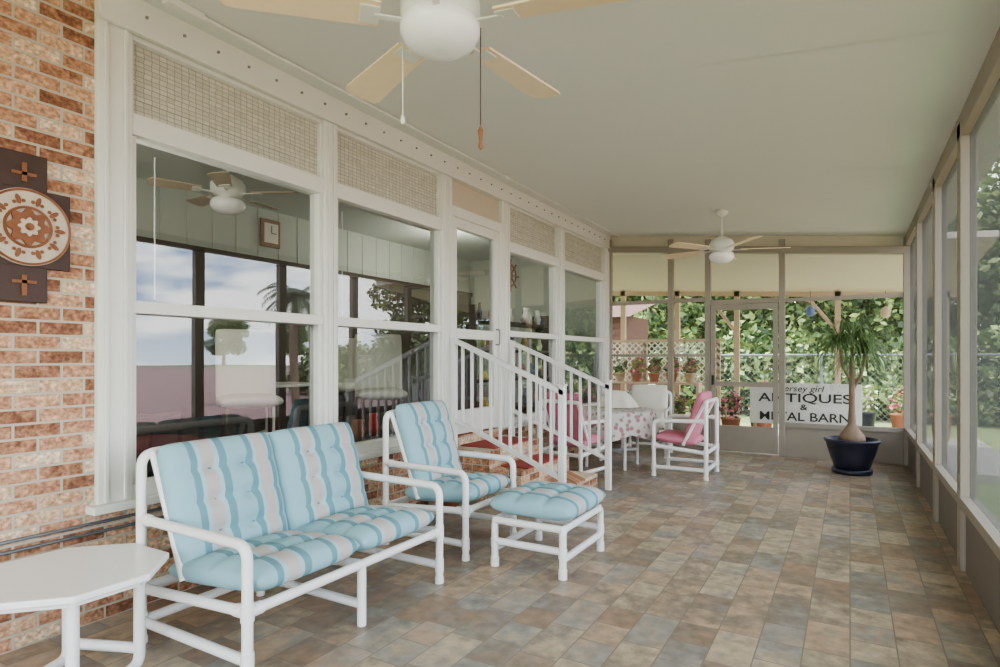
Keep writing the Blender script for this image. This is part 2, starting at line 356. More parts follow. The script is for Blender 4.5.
boxes('handle', [(-1.79, -1.765, YF-0.09, YF-0.05, 1.0, 1.14)], M['black'], d)

# ---------------------------------------------------------------- house interior
boxes('floor_interior', [(-6.3, XL-0.14, -1.5, 10.2, 0.48, 0.58)], M['incarpet'])
boxes('ceiling_interior', [(-6.3, XL-0.12, -1.5, 10.2, 3.22, 3.45)], M['inwall'])
boxes('wall_interior_back', [(-6.3, -6.2, -1.5, 10.2, 0.58, 3.22)], M['inwall'])
boxes('wall_interior_ends', [(-6.2, XL-0.14, -1.5, -1.4, 0.58, 3.22), (-6.2, XL-0.14, 9.5, 9.6, 0.58, 3.22)], M['inwall'])
boxes('wall_panel_battens', [(-6.2, -6.19, y*0.3, y*0.3+0.015, 2.62, 3.22) for y in range(-4, 31)], M['inwall'])
boxes('wall_reflection_backing', [(-6.2, -6.17, -1.4, 9.5, 0.58, 2.55), (-6.2, -6.14, -1.4, 9.5, 2.55, 2.62)], M['inbacking'])  # added dark backing on the lower wall, makes glass reflections read

# ---------------------------------------------------------------- ceiling fans
def fan(name, loc, zc, zb, rad, start, globe_up=0.0, bmat='blade', metal='white', w1=0.082):
    e = empty(name, (loc[0], loc[1], 0))
    lathe('canopy', [(0.075, zc), (0.07, zc-0.04), (0.03, zc-0.075), (0.014, zc-0.08)], M[metal], e, 24)
    lathe('downrod', [(0.013, zc-0.07), (0.013, zb+0.12)], M[metal], e, 12)
    lathe('motor_housing', [(0.03, zb+0.16), (0.06, zb+0.14), (0.12, zb+0.11), (0.145, zb+0.07), (0.145, zb+0.01), (0.12, zb-0.02), (0.075, zb-0.03), (0.07, zb-0.06+globe_up*.5), (0.085, zb-0.07+globe_up*.5)], M[metal], e, 32)
    gz = zb+globe_up
    lathe('light_globe', [(0.085, gz-0.055), (0.13, gz-0.065), (0.145, gz-0.09), (0.145, gz-0.12), (0.125, gz-0.155), (0.08, gz-0.18), (0.03, gz-0.19)], M['globe'], e, 32)
    for k in range(5):
        a = R(start+72*k); rot = Matrix.Rotation(a, 4, 'Z') @ Matrix.Translation((0, 0, zb)) @ Matrix.Rotation(R(10), 4, 'X')
        pts = []
        n = 8; r0, r1, w0 = 0.22, rad, 0.06
        pts.append((r0, -w0)); 
        for i in range(n+1):
            t = -math.pi/2+math.pi*i/n
            pts.append((r1-0.05+(0.05*max(0, math.cos(t))**0.6), w1*math.sin(t)))
        pts.append((r0, w0)); m = len(pts)
        vs = [(x, y, 0.004) for x, y in pts]+[(x, y, -0.004) for x, y in pts]
        fs = [list(range(m)), list(range(m, 2*m))[::-1]]+[[i, m+i, m+(i+1) % m, (i+1) % m] for i in range(m)]
        o = mesh_obj('blade_%d' % (k+1), vs, fs, M[bmat], e); o.matrix_local = rot
        br = boxes('blade_iron_%d' % (k+1), [(0.12, 0.24, -0.012, 0.012, -0.012, -0.004), (0.22, 0.29, -0.045, 0.045, -0.010, -0.004)], M[metal], e, 0.003); br.matrix_local = rot
    return e
e = fan('ceiling_fan', (-1.29, 1.78), ceil_z(-1.29), 2.615, 0.75, 84, 0.085)
tubes('pull_chain', [[(-0.20, 0.03, 2.62), (-0.20, 0.03, 2.33)]], 0.0022, M['white'], e)
lathe('pull_knob', [(0.002, 2.34), (0.008, 2.33), (0.010, 2.31), (0.003, 2.30)], M['white'], e, 10, (-0.20, 0.03, 0))
tubes('pull_cord', [[(0.11, 0.10, 2.62), (0.11, 0.10, 2.26)]], 0.002, M['dwood'], e)
lathe('cord_pendant', [(0.003, 2.26), (0.010, 2.24), (0.006, 2.20), (0.009, 2.18), (0.003, 2.17)], M['rust'], e, 10, (0.11, 0.10, 0))
e = fan('ceiling_fan', (-1.35, 7.67), ceil_z(-1.35), 2.72, 0.78, 20, 0.02)
e = fan('ceiling_fan', (-4.75, 3.37), 3.22, 2.86, 0.62, 30, bmat='tan')

e = empty('ceiling_conduit')
cx = -3.22; cz = ceil_z(cx)-0.014
tubes('pipe', [[(cx, 2.0, cz), (cx, 9.35, cz)]], 0.012, M['white'], e)
boxes('junction_box', [(cx-0.03, cx+0.03, 1.9, 2.12, cz-0.03, cz+0.01), (cx-0.02, cx+0.02, 5.6, 5.7, cz-0.03, cz+0.01)], M['white'], e, 0.004)
e = empty('wall_conduit')
tubes('pipes', [[(XL+0.02, -1.5, 0.53), (XL+0.02, 2.35, 0.53), (XL+0.02, 2.35, 0.05)], [(XL+0.02, -1.5, 0.48), (XL+0.02, 2.30, 0.48), (XL+0.02, 2.30, 0.05)]], 0.009, M['grey'], e, 0.05)

# ---------------------------------------------------------------- PVC furniture
def pvc_seat(name, loc, rz, w, d, ncush, mat, armz=0.60, backz=0.93, seatz=0.32, tuft=True, ct=0.17, r=0.024, topz=1.0):
    e = empty(name, (loc[0], loc[1], 0), rz)
    hw, hd = w/2, d/2
    L = []
    for s in (-1, 1):
        x = s*hw
        L.append([(x, -hd, 0.0), (x, -hd, armz), (x, hd-0.01, armz+0.01)])
        L.append([(x, -hd, seatz), (x, hd, seatz-0.05)])
        L.append([(x, -hd, 0.11), (x, hd, 0.11)])
    L.append([(-hw, hd, 0), (-hw, hd, backz), (hw, hd, backz), (hw, hd, 0)])
    L.append([(-hw, -hd, seatz), (hw, -hd, seatz)])
    L.append([(-hw, hd, seatz-0.05), (hw, hd, seatz-0.05)])
    L.append([(-hw, hd, 0.11), (hw, hd, 0.11)])
    if ncush > 1:
        L.append([(0, -hd, 0), (0, -hd, seatz)]); L.append([(0, hd, 0), (0, hd, seatz)])
        L.append([(0, -hd, 0.11), (0, hd, 0.11)]); L.append([(0, -hd, seatz), (0, hd, seatz-0.05)])
    tubes('pvc_frame', L, r, M['pvc'], e, 0.07)
    col = []
    for s in (-1, 1):
        for yy in (-hd, hd):
            for z in (0.11, seatz if yy < 0 else seatz-0.05):
                col.append([(s*hw, yy, z-0.04), (s*hw, yy, z+0.04)])
            col.append([(s*hw, yy, 0.0), (s*hw, yy, 0.035)])
        col.append([(s*hw, hd-0.03, armz+0.01), (s*hw, hd-0.07, armz+0.01)])
        col.append([(s*hw, -hd+0.03, seatz-0.002), (s*hw, -hd+0.07, seatz-0.004)])
        col.append([(s*(hw-0.03), -hd, seatz), (s*(hw-0.07), -hd, seatz)])
    tubes('pvc_fittings', col, r*1.2, M['pvc'], e, 0)
    bars = [[(s*(hw-0.05), hd-0.27, seatz+0.02), (s*(hw-0.05), hd-0.015, backz)] for s in (-1, 1)]
    tubes('back_supports', bars, r*0.8, M['pvc'], e, 0)
    cw = (w-0.075)/ncush
    for i in range(ncush):
        cx = -w/2+0.0375+cw*(i+0.5)
        rows = (-0.5, 0.0, 0.5) if tuft else (); cols = (-0.30, 0.30) if tuft else ()
        cushion('seat_cushion_%d' % (i+1), cw-0.004, d-0.12, ct, mat, e, T(cx, -0.07, seatz+0.075, R(-5)), rows, cols)
        ln = topz-(seatz+0.04); ang = 73
        cy = hd-0.065-0.5*ln*math.cos(R(ang))
        cushion('back_cushion_%d' % (i+1), cw-0.004, ln/math.sin(R(ang)), ct, mat, e, T(cx, cy, (topz+seatz+0.04)/2, R(ang)), rows, cols)
    return e
RZ = R(90)
pvc_seat('loveseat', (-2.61, 2.35), RZ, 1.38, 0.80, 2, M['stripe'], topz=0.97)
pvc_seat('armchair', (-2.66, 3.81), RZ, 0.68, 0.72, 1, M['stripe'], topz=1.05, backz=0.98, seatz=0.34)
pvc_seat('dining_armchair', (-1.72, 7.42), R(-90), 0.64, 0.60, 1, M['pink'], armz=0.66, backz=0.90, seatz=0.36, tuft=False, ct=0.13, topz=1.0, r=0.024)
pvc_seat('dining_armchair', (-2.82, 6.53), R(170), 0.58, 0.56, 1, M['pink'], armz=0.66, backz=0.90, seatz=0.36, tuft=False, ct=0.12, topz=1.0, r=0.023)
pvc_seat('dining_armchair', (-2.55, 8.62), R(8), 0.60, 0.60, 1, M['creamfab'], armz=0.66, backz=0.90, seatz=0.36, tuft=False, ct=0.10, topz=1.0, r=0.021)
# ottoman
e = empty('ottoman', (-1.82, 3.81, 0), 0)
hx, hy = 0.25, 0.33
L = []
for sx in (-1, 1): 
    L.append([(sx*hx, -hy, 0), (sx*hx, -hy, 0.31), (sx*hx, hy, 0.31), (sx*hx, hy, 0)])
    L.append([(sx*hx, -hy, 0.12), (sx*hx, hy, 0.12)])
for sy in (-1, 1): L.append([(-hx, sy*hy, 0.31), (hx, sy*hy, 0.31)])
for sy in (-1, 1): L.append([(-hx, sy*hy, 0.17), (hx, sy*hy, 0.17)])
tubes('pvc_frame', L, 0.024, M['pvc'], e, 0.04)
tubes('pvc_fittings', [[(sx*hx, sy*hy, z), (sx*hx, sy*hy, z+0.06)] for sx in (-1, 1) for sy in (-1, 1) for z in (0.0, 0.13)], 0.029, M['pvc'], e, 0)
cushion('ottoman_cushion', 0.68, 0.60, 0.17, M['stripe'], e, T(0, 0, 0.41, 0, R(90)), (-0.35, 0.35), (-0.30, 0.30))
# octagonal side table
e = empty('octagonal_side_table', (-2.87, 1.285, 0), R(22.5))
def octo(r, z0, z1, name, bev):
    vs = [(r*math.cos(i*math.pi/4), r*math.sin(i*math.pi/4), z) for z in (z0, z1) for i in range(8)]
    o = mesh_obj(name, vs, [list(range(8))[::-1], list(range(8, 16))]+[[i, (i+1) % 8, 8+(i+1) % 8, 8+i] for i in range(8)], M['pvc'], e)
    m = o.modifiers.new('b', 'BEVEL'); m.width = bev; m.segments = 3
octo(0.375, 0.470, 0.500, 'table_top', 0.008)
octo(0.33, 0.445, 0.470, 'apron', 0.003)
q = 0.18
L = []
for s in (-1, 1):
    L.append([(s*q, -q, 0.45), (s*q, -q, 0.02), (s*q, q, 0.02), (s*q, q, 0.45)])
L.append([(-q, -q, 0.09), (q, -q, 0.09)]); L.append([(-q, q, 0.09), (q, q, 0.09)])
tubes('legs', L, 0.024, M['pvc'], e, 0.05)

# ---------------------------------------------------------------- dining table with cloth
e = empty('dining_table', (-2.68, 7.5, 0))
vs, fs = [], []
seg = 72
prof = [(0.0, 0.74), (0.2, 0.741), (0.4, 0.741), (0.50, 0.74), (0.54, 0.73), (0.555, 0.70), (0.565, 0.62), (0.57, 0.54), (0.575, 0.46)]
for j, (r, z) in enumerate(prof):
    for i in range(seg):
        a = 2*math.pi*i/seg; wv = max(0, (j-4))*0.007*math.sin(a*9+0.6*math.sin(a*3))
        zz = z-(max(0, j-5)*0.03*abs(math.cos(2*a)))
        vs.append(((r+wv)*math.cos(a), (r+wv)*math.sin(a), zz))
for j in range(len(prof)-1):
    for i in range(seg):
        k = (i+1) % seg; fs.append([j*seg+i, j*seg+k, (j+1)*seg+k, (j+1)*seg+i])
mesh_obj('tablecloth', vs, fs, M['floral'], e, True)
L = [[(0.36*math.cos(R(a)), 0.36*math.sin(R(a)), 0), (0.36*math.cos(R(a)), 0.36*math.sin(R(a)), 0.70)] for a in (45, 135, 225, 315)]
L += [[(0.36*math.cos(R(a)), 0.36*math.sin(R(a)), 0.2), (0.36*math.cos(R(a+180)), 0.36*math.sin(R(a+180)), 0.2)] for a in (45, 135)]
tubes('legs', L, 0.022, M['pvc'], e, 0)
e2 = empty('draped_cloth', (-2.70, 7.70, 0.745))
vs, fs = [], []
seg = 40
for j in range(9):
    t = j/8; r = 0.05+0.22*t**0.7
    for i in range(seg):
        a = 2*math.pi*i/seg; rr = r*(1+0.10*t*math.sin(7*a)+0.05*math.sin(3*a+1)); vs.append((rr*math.cos(a), rr*math.sin(a)*0.8, 0.22*(1-t**1.6)+0.004))
for j in range(8):
    for i in range(seg):
        k = (i+1) % seg; fs.append([j*seg+i, (j+1)*seg+i, (j+1)*seg+k, j*seg+k])
fs.append(list(range(seg)))
mesh_obj('cloth', vs, fs, M['creamfab'], e2, True)

# ---------------------------------------------------------------- steps with railings
e = empty('brick_steps')
ya, yb = 4.94, 6.04
xs = XL+0.006
boxes('treads', [(xs, xs+0.45, ya, yb, 0, 0.50), (xs+0.45, xs+0.80, ya, yb, 0, 0.335), (xs+0.80, xs+1.13, ya, yb, 0, 0.17)], M['brick'], e)
boxes('tread_mats', [(xs+0.02, xs+0.43, ya+0.15, yb-0.15, 0.50, 0.512), (xs+0.49, xs+0.79, ya+0.15, yb-0.15, 0.335, 0.347)], M['red'], e)
for y in (4.90, 6.08):
    g = empty('stair_railing')
    xa, xb = XL+0.07, -2.216
    za, zb = 1.60, 1.12
    def zt(x): return za+(zb-za)*(x-xa)/(xb-xa)
    def rail(off, h, name, hw):
        vs = []
        for x in (xa-0.02, xb+0.02):
            z = zt(x)-off
            vs += [(x, y-hw, z-h), (x, y+hw, z-h), (x, y+hw, z), (x, y-hw, z)]
        mesh_obj(name, vs, [(0,1,2,3),(4,7,6,5),(0,4,5,1),(1,5,6,2),(2,6,7,3),(3,7,4,0)], M['pvc'], g)
    rail(0, 0.045, 'top_rail', 0.03); rail(0.78, 0.04, 'bottom_rail', 0.022)
    bl = []
    n = 11
    for i in range(1, n):
        x = xa+(xb-xa)*i/n
        bl.append((x-0.012, x+0.012, y-0.012, y+0.012, zt(x)-0.80, zt(x)-0.02))
    boxes('balusters', bl, M['pvc'], g)
    boxes('newel_post', [(xb-0.03, xb+0.03, y-0.03, y+0.03, 0, zb+0.03)], M['pvc'], g, 0.005)
    boxes('newel_cap', [(xb-0.038, xb+0.038, y-0.038, y+0.038, zb+0.03, zb+0.045)], M['pvc'], g, 0.005)
    boxes('wall_post', [(XL+0.05, XL+0.10, y-0.025, y+0.025, 0.0, za)], M['pvc'], g, 0.004)

# ---------------------------------------------------------------- wall ornament
e = empty('cross_wall_plaque', (XL, 1.35, 2.03))
boxes('board', [(0.0, 0.02, -0.11, 0.09, -0.36, 0.36), (0.0, 0.022, -0.21, 0.19, -0.19, 0.19)], M['dwood'], e, 0.004)
boxes('carving', [(0.02, 0.03, -0.06, 0.04, 0.25, 0.265), (0.02, 0.03, -0.02, 0.0, 0.22, 0.31), (0.02, 0.03, -0.06, 0.04, -0.27, -0.255), (0.02, 0.03, -0.02, 0.0, -0.33, -0.23)], M['rust'], e)
def disc(name, r0, r1, x, mat, lobes=0, amp=0, seg=64):
    vs, fs = [], []
    for i in range(seg):
        a = 2*math.pi*i/seg; rr = r1*(1+amp*math.cos(lobes*a)); vs += [(x, r0*math.cos(a), r0*math.sin(a)), (x+0.004, rr*math.cos(a), rr*math.sin(a)), (x-0.012, rr*math.cos(a), rr*math.sin(a))]
    for i in range(seg):
        k = (i+1) % seg; fs += [[3*i, 3*i+1, 3*k+1, 3*k], [3*i+1, 3*i+2, 3*k+2, 3*k+1]]
    mesh_obj(name, vs, fs, mat, e)
disc('plate', 0.001, 0.185, 0.036, M['plate'])
disc('ring_outer', 0.172, 0.182, 0.044, M['rust'])
for i in range(10):
    a = i*math.pi/5
    vs = []
    cy, cz2 = 0.134*math.cos(a), 0.134*math.sin(a)
    for k in range(16):
        t = k*math.pi/8; ca, sa = 0.024*math.cos(t), 0.011*math.sin(t)
        vs.append((0.044, cy+ca*math.cos(a)-sa*math.sin(a), cz2+ca*math.sin(a)+sa*math.cos(a)))
    mesh_obj('scroll_%d' % (i+1), vs, [list(range(16))], M['rust'], e)
    for s in (-1, 1):
        a2 = a+s*0.16; cy, cz2 = 0.125*math.cos(a2), 0.125*math.sin(a2)
        mesh_obj('scroll_leaf', [(0.043, cy+0.009*math.cos(t*math.pi/5), cz2+0.009*math.sin(t*math.pi/5)) for t in range(10)], [list(range(10))], M['rust'], e)
disc('ring_inner', 0.088, 0.100, 0.046, M['rust'])
disc('medallion', 0.001, 0.08, 0.047, M['rust'], 8, 0.14)
disc('medallion_inner', 0.001, 0.04, 0.053, M['plate'], 8, 0.15)
disc('boss', 0.001, 0.018, 0.058, M['rust'])

# ---------------------------------------------------------------- foliage helpers
def leaf_mesh(name, blobs, n, size, mats, weights, elong=1.8):
    vs, fs, idx = [], [], []
    for _ in range(n):
        c, r = random.choice(blobs)
        while True:
            p = Vector((random.uniform(-1, 1), random.uniform(-1, 1), random.uniform(-1, 1)))
            if 0.3 < p.length < 1: break
        p = Vector((c[0]+p.x*r[0], c[1]+p.y*r[1], c[2]+p.z*r[2]))
        u = Vector((random.gauss(0, 1), random.gauss(0, 1), random.gauss(0, 0.7))).normalized()
        v = u.cross(Vector((random.gauss(0, 1), random.gauss(0, 1), random.gauss(0, 1)))).normalized()
        s = size*random.uniform(0.6, 1.3); b = len(vs)
        vs += [p-u*s*elong/2, p+v*s/2, p+u*s*elong/2, p-v*s/2]; fs.append([b, b+1, b+2, b+3])
        idx.append(random.choices(range(len(mats)), weights)[0])
    me = bpy.data.meshes.new(name); me.from_pydata([tuple(v) for v in vs], [], fs)
    for m in mats: me.materials.append(m)
    me.polygons.foreach_set('material_index', idx); me.update(); return me
def put(name, me, parent=None, loc=(0, 0, 0), rz=0, sc=1):
    o = bpy.data.objects.new(name, me); C.objects.link(o); o.location = loc; o.rotation_euler = (0, 0, rz); o.scale = (sc,)*3
    if parent: o.parent = parent
    return o

# ponytail palm
e = empty('potted_ponytail_palm', (0.02, 8.46, 0))
lathe('pot', [(0.17, 0.06), (0.19, 0.07), (0.25, 0.25), (0.285, 0.38), (0.305, 0.39), (0.305, 0.42), (0.28, 0.42), (0.27, 0.37), (0.01, 0.36)], M['navy'], e, 40)
lathe('saucer', [(0.20, 0.0), (0.22, 0.02), (0.22, 0.06), (0.17, 0.06)], M['navy'], e, 32)
lathe('soil', [(0.01, 0.375), (0.27, 0.37)], M['soil'], e, 24)
lathe('trunk', [(0.10, 0.36), (0.145, 0.40), (0.14, 0.45), (0.09, 0.52), (0.045, 0.60), (0.035, 0.8), (0.032, 1.05), (0.03, 1.35)], M['bark'], e, 20)
tubes('branches', [[(0, 0, 1.0), (0.10, 0.03, 1.2), (0.14, 0.04, 1.45)], [(0, 0, 1.1), (-0.10, -0.04, 1.3), (-0.13, -0.05, 1.55)], [(0, 0, 1.3), (0.01, 0, 1.62)]], 0.018, M['bark'], e, 0.05)
vs, fs = [], []
random.seed(21)
for hc in ((0.14, 0.04, 1.45), (-0.13, -0.05, 1.55), (0.01, 0, 1.62)):
    for k in range(150):
        a = random.uniform(0, 2*math.pi); up = random.uniform(0.1, 1.3); Ln = random.uniform(0.5, 0.9)
        d = Vector((math.cos(a)*math.cos(up), math.sin(a)*math.cos(up), math.sin(up))); side = Vector((-math.sin(a), math.cos(a), 0))
        p = Vector(hc); n = 9; w = 0.008
        for i in range(n+1):
            t = i/n; ww = w*(1-t*0.85); vs += [p-side*ww, p+side*ww]
            if i < n:
                b = len(vs)-2; fs.append([b, b+1, b+3, b+2])
            d = (d+Vector((0, 0, -0.30))).normalized() if i > 0 else d; p = p+d*(Ln/n)
            rr = math.hypot(p.x, p.y)
            if rr > 0.53: p.x *= 0.53/rr; p.y *= 0.53/rr
mesh_obj('leaves', vs, fs, M['palm'], e)

# ---------------------------------------------------------------- sign
e = empty('antiques_sign', (-0.597, 10.0, 0.40))
boxes('panel', [(-0.745, 0.745, 0, 0.02, 0, 0.62)], M['fwhite'], e, 0.003)
boxes('stakes', [(-0.7, -0.66, 0.02, 0.05, -0.46, 0.6), (0.66, 0.7, 0.02, 0.05, -0.46, 0.6)], M['tan'], e)
def text(s, x, z, size, sx=1.0, shear=0.0, bold=0.0):
    cu = bpy.data.curves.new('txt', 'FONT'); cu.body = s; cu.size = size; cu.align_x = 'CENTER'; cu.extrude = 0.002; cu.shear = shear; cu.offset = bold
    o = bpy.data.objects.new('tmp', cu); C.objects.link(o)
    dg = bpy.context.evaluated_depsgraph_get(); me = bpy.data.meshes.new_from_object(o.evaluated_get(dg)); bpy.data.objects.remove(o)
    me.materials.clear(); me.materials.append(M['black'])
    t = bpy.data.objects.new('lettering', me); C.objects.link(t); t.parent = e; t.location = (x, -0.004, z); t.rotation_euler = (R(90), 0, 0); t.scale = (sx, 1, 1)
text('jersey girl', -0.02, 0.50, 0.13, 1.1, 0.25)
text('ANTIQUES', 0.0, 0.34, 0.185, 1.4, 0, 0.002)
text('&', 0.0, 0.225, 0.12, 1.3, 0, 0.002)
text('METAL BARN', 0.0, 0.06, 0.18, 1.15, 0, 0.002)

# ---------------------------------------------------------------- outside
boxes('ground', [(-60, 120, -60, 90, -0.35, -0.16)], M['grass'])
boxes('ground_gravel', [(4.5, 119, -40, 60, -0.16, -0.158)], M['field'])
boxes('patio_slab', [(-6, 2.0, YF+0.06, 13.6, -0.16, -0.06)], M['concrete'])
def z2(x): return 2.70-(x+1.0)*0.057
slab('patio_roof', -6.5, 1.6, YF+0.12, 13.2, z2, 0.08, M['cream'], dz=0.36)
e = empty('patio_frame')
boxes('posts', [(x-0.05, x+0.05, 13.0, 13.1, -0.06, z2(x)) for x in (-5.6, -4.4, -3.2, -2.0, -0.2, 1.45)], M['tan'], e)
mesh_obj('eave', [(-6.5,13.0,z2(-6.5)-0.1),(1.6,13.0,z2(1.6)-0.1),(1.6,13.0,z2(1.6)),(-6.5,13.0,z2(-6.5))], [(0,1,2,3)], M['tan'], e)
tubes('braces', [[(-2.0, 13.05, 1.9), (-2.5, 13.05, 2.6)], [(-0.2, 13.05, 1.9), (-0.7, 13.05, 2.55)]], 0.035, M['tan'], e, 0)
e = empty('garden_shed')
boxes('siding', [(-9.5, -5.0, 15.0+0.0, 17.0, -0.16, 2.5)]+[(-9.5, -5.0, 14.98, 15.0, 0.18*i-0.16, 0.18*i-0.02) for i in range(15)], M['shed'], e)
mesh_obj('roof', [(-9.7,14.7,2.45),(-4.8,14.7,2.45),(-4.8,17.3,3.0),(-9.7,17.3,3.0)], [(0,1,2,3)], M['shed'], e)
boxes('shed_door', [(-6.6, -5.7, 14.95, 14.98, -0.1, 1.95)], M['dwood'], e)
def lattice(x0, x1, y, z0, z1, step, w, th=0.01):
    vs, fs = [], []
    hh = z1-z0
    for s in (1, -1):
        x = x0-hh
        while x < x1+hh:
            ta, tb = 0.0, 1.0
            dx = s*hh
            for lo, sign in ((x0, 1), (x1, -1)):
                f0 = sign*(x-lo); f1 = sign*(x+dx-lo)
                if f0 < 0 and f1 < 0: ta, tb = 1, 0; break
                if f0 < 0: ta = max(ta, f0/(f0-f1))
                elif f1 < 0: tb = min(tb, f0/(f0-f1))
            if tb > ta:
                b = len(vs); yy = y+(th if s > 0 else 0)
                for t in (ta, tb):
                    px, pz = x+dx*t, z0+hh*t; vs += [(px-w/2, yy, pz), (px+w/2, yy, pz)]
                fs.append([b, b+1, b+3, b+2])
            x += step
    return vs, fs
vs, fs = lattice(-7, -2.3, 12.9, 0.9, 1.75, 0.14, 0.04)
e = empty('lattice_fence'); mesh_obj('lattice', vs, fs, M['creamfab'], e)
boxes('rails', [(-7, -2.3, 12.88, 12.94, 1.74, 1.80), (-7, -2.3, 12.88, 12.94, 0.84, 0.90)]+[(x, x+0.07, 12.9, 12.97, -0.1, 1.8) for x in (-7, -5.4, -3.9, -2.37)], M['tan'], e)
vs, fs = lattice(-3, 9, 16.5, -0.1, 1.45, 0.15, 0.010)
e = empty('chain_link_fence'); mesh_obj('wire_mesh', vs, fs, M['hook'], e)
tubes('rails', [[(-3, 16.5, 1.47), (9, 16.5, 1.47)]]+[[(x, 16.5, -0.15), (x, 16.5, 1.5)] for x in (-3, -0.6, 1.8, 4.2, 6.6, 9)], 0.03, M['grey'], e, 0)

def garden_plant(x, y, z, r, h, lm, fm, potm='terra', sp=0.9, parent=None):
    if parent is None: e = empty('potted_flowers', (x, y, z)); ox = oy = oz = 0
    else: e = parent; ox, oy, oz = x, y, z
    lathe('pot', [(r*0.6, 0), (r*0.7, 0.02), (r*0.95, h), (r, h), (r, h+0.03), (r*0.85, h+0.03), (0.01, h)], M[potm], e, 20, (ox, oy, oz))
    me = leaf_mesh('foliage', [((0, 0, h+r*1.1), (r*1.3*sp, r*1.3*sp, r*1.2)), ((r*.3, 0, h+r*1.9), (r*sp, r*sp, r))], 280, 0.06, [M[lm], M['leaf_b'], M[fm]], [5, 3, 3]); put('foliage', me, e, (ox, oy, oz))
fl = ['fpink', 'fred', 'fpink', 'fwhite', 'fpink']
random.seed(3)
for i in range(9):
    garden_plant(-5.4+i*0.50, 11.5+0.2*(i % 2), -0.06, random.uniform(.14, .18), random.uniform(.25, .35), random.choice(['leaf', 'leaf_d']), random.choice(fl), random.choice(['terra', 'navy', 'terra']))
e = empty('plant_stand')
boxes('shelves', [(-4.9, -2.6, 12.3, 12.6, 0.86, 0.90)]+[(x, x+0.05, 12.3, 12.6, -0.06, 0.86) for x in (-4.9, -3.8, -2.65)], M['tan'], e)
for i in range(6):
    garden_plant(-4.65+i*0.37, 12.45, 0.90, 0.12, 0.16, random.choice(['leaf', 'leaf_b']), random.choice(fl), random.choice(['terra', 'tan', 'terra']), parent=e)
for i in range(6):
    garden_plant(-1.6+i*0.62, 13.9+0.2*(i % 2), -0.16, random.uniform(.18, .22), 0.45, random.choice(['leaf', 'leaf_b']), random.choice(fl), random.choice(['terra', 'navy']))
for i, (x, mt) in enumerate([(-0.65, 'blue'), (0.55, 'tan')]):
    e = empty('hanging_birdhouse', (x, 12.8, z2(x)-0.42))
    lathe('house', [(0.02, -0.07), (0.07, -0.05), (0.08, 0.04), (0.10, 0.05), (0.01, 0.14)], M[mt], e, 8)
    tubes('cord', [[(0, 0, 0.13), (0, 0, 0.42)]], 0.004, M['black'], e)

# trees
def tree_meshes(seed):
    random.seed(seed)
    blobs = []
    for i in range(16):
        a = random.uniform(0, 6.28); rr = random.uniform(0, 2.0); blobs.append(((rr*math.cos(a), rr*math.sin(a), random.uniform(1.8, 5.8)), (1.2, 1.2, 0.8)))
    return leaf_mesh('canopy', blobs, 9000, 0.14, [M['leaf'], M['leaf_b'], M['leaf_d']], [5, 4, 4])
tm = [tree_meshes(1), tree_meshes(2)]
def tree(x, y, rz, sc, k):
    e = empty('oak_tree', (x, y, -0.155), rz); e.scale = (sc,)*3
    lathe('trunk', [(0.28, 0), (0.2, 0.4), (0.16, 2.0), (0.10, 3.6)], M['bark'], e, 12)
    tubes('limbs', [[(0, 0, 1.9), (0.7, 0.3, 3.0), (1.2, 0.4, 4.2)], [(0, 0, 1.7), (-0.8, -0.2, 2.8), (-1.1, -0.4, 4.0)], [(0, 0, 2.2), (0.1, -0.8, 3.6)]], 0.07, M['bark'], e, 0.3)
    put('canopy', tm[k], e)
for i, (x, y, sc) in enumerate([(-11, 23, 1.2), (-6.5, 24, 1.25), (-2.2, 23.5, 1.2), (1.8, 24.5, 1.25), (6, 24, 1.2), (-4, 31, 1.5), (2, 31.5, 1.5), (8, 31, 1.5), (-10, 31, 1.4), (12, 26, 1.2), (95, 50, 1.5), (100, 75, 1.7), (90, 84, 1.7), (108, 32, 1.5)]):
    tree(x, y, i*1.3, sc, i % 2)
random.seed(5)
sm = leaf_mesh('shrub_leaves', [((random.uniform(-.6, .6), random.uniform(-.5, .5), random.uniform(.3, 1.2)), (.5, .5, .45)) for _ in range(10)], 2800, 0.09, [M['leaf'], M['leaf_b'], M['leaf_d']], [4, 4, 3])
for i in range(12):
    put('shrub', sm, None, (-3.6+i*1.5, 18.4, -0.15), random.uniform(-.2, .2), random.uniform(1.2, 1.5))
# palm seen in the window reflections
e = empty('palm_tree', (9.0, 13.9, -0.155))
tubes('trunk', [[(0, 0, 0), (0.15, 0, 2), (0.1, 0.1, 3.6)]], 0.14, M['bark'], e, 0.8)
vs, fs = [], []
for k in range(34):
    a = k*2.4; up = random.uniform(-0.1, 1.1); d = Vector((math.cos(a)*math.cos(up), math.sin(a)*math.cos(up), math.sin(up))); side = Vector((-math.sin(a), math.cos(a), 0)); p = Vector((0.1, 0.1, 3.6))
    for i in range(16):
        for s in (-1, 1):
            b = len(vs); q = p+side*s*0.40*(1-i/20)+Vector((0, 0, -0.12))+d*0.1; vs += [p, p+d*0.08, q]; fs.append([b, b+1, b+2])
        p = p+d*0.09; d = (d+Vector((0, 0, -0.12))).normalized()
mesh_obj('fronds', vs, fs, M['leaf_d'], e)

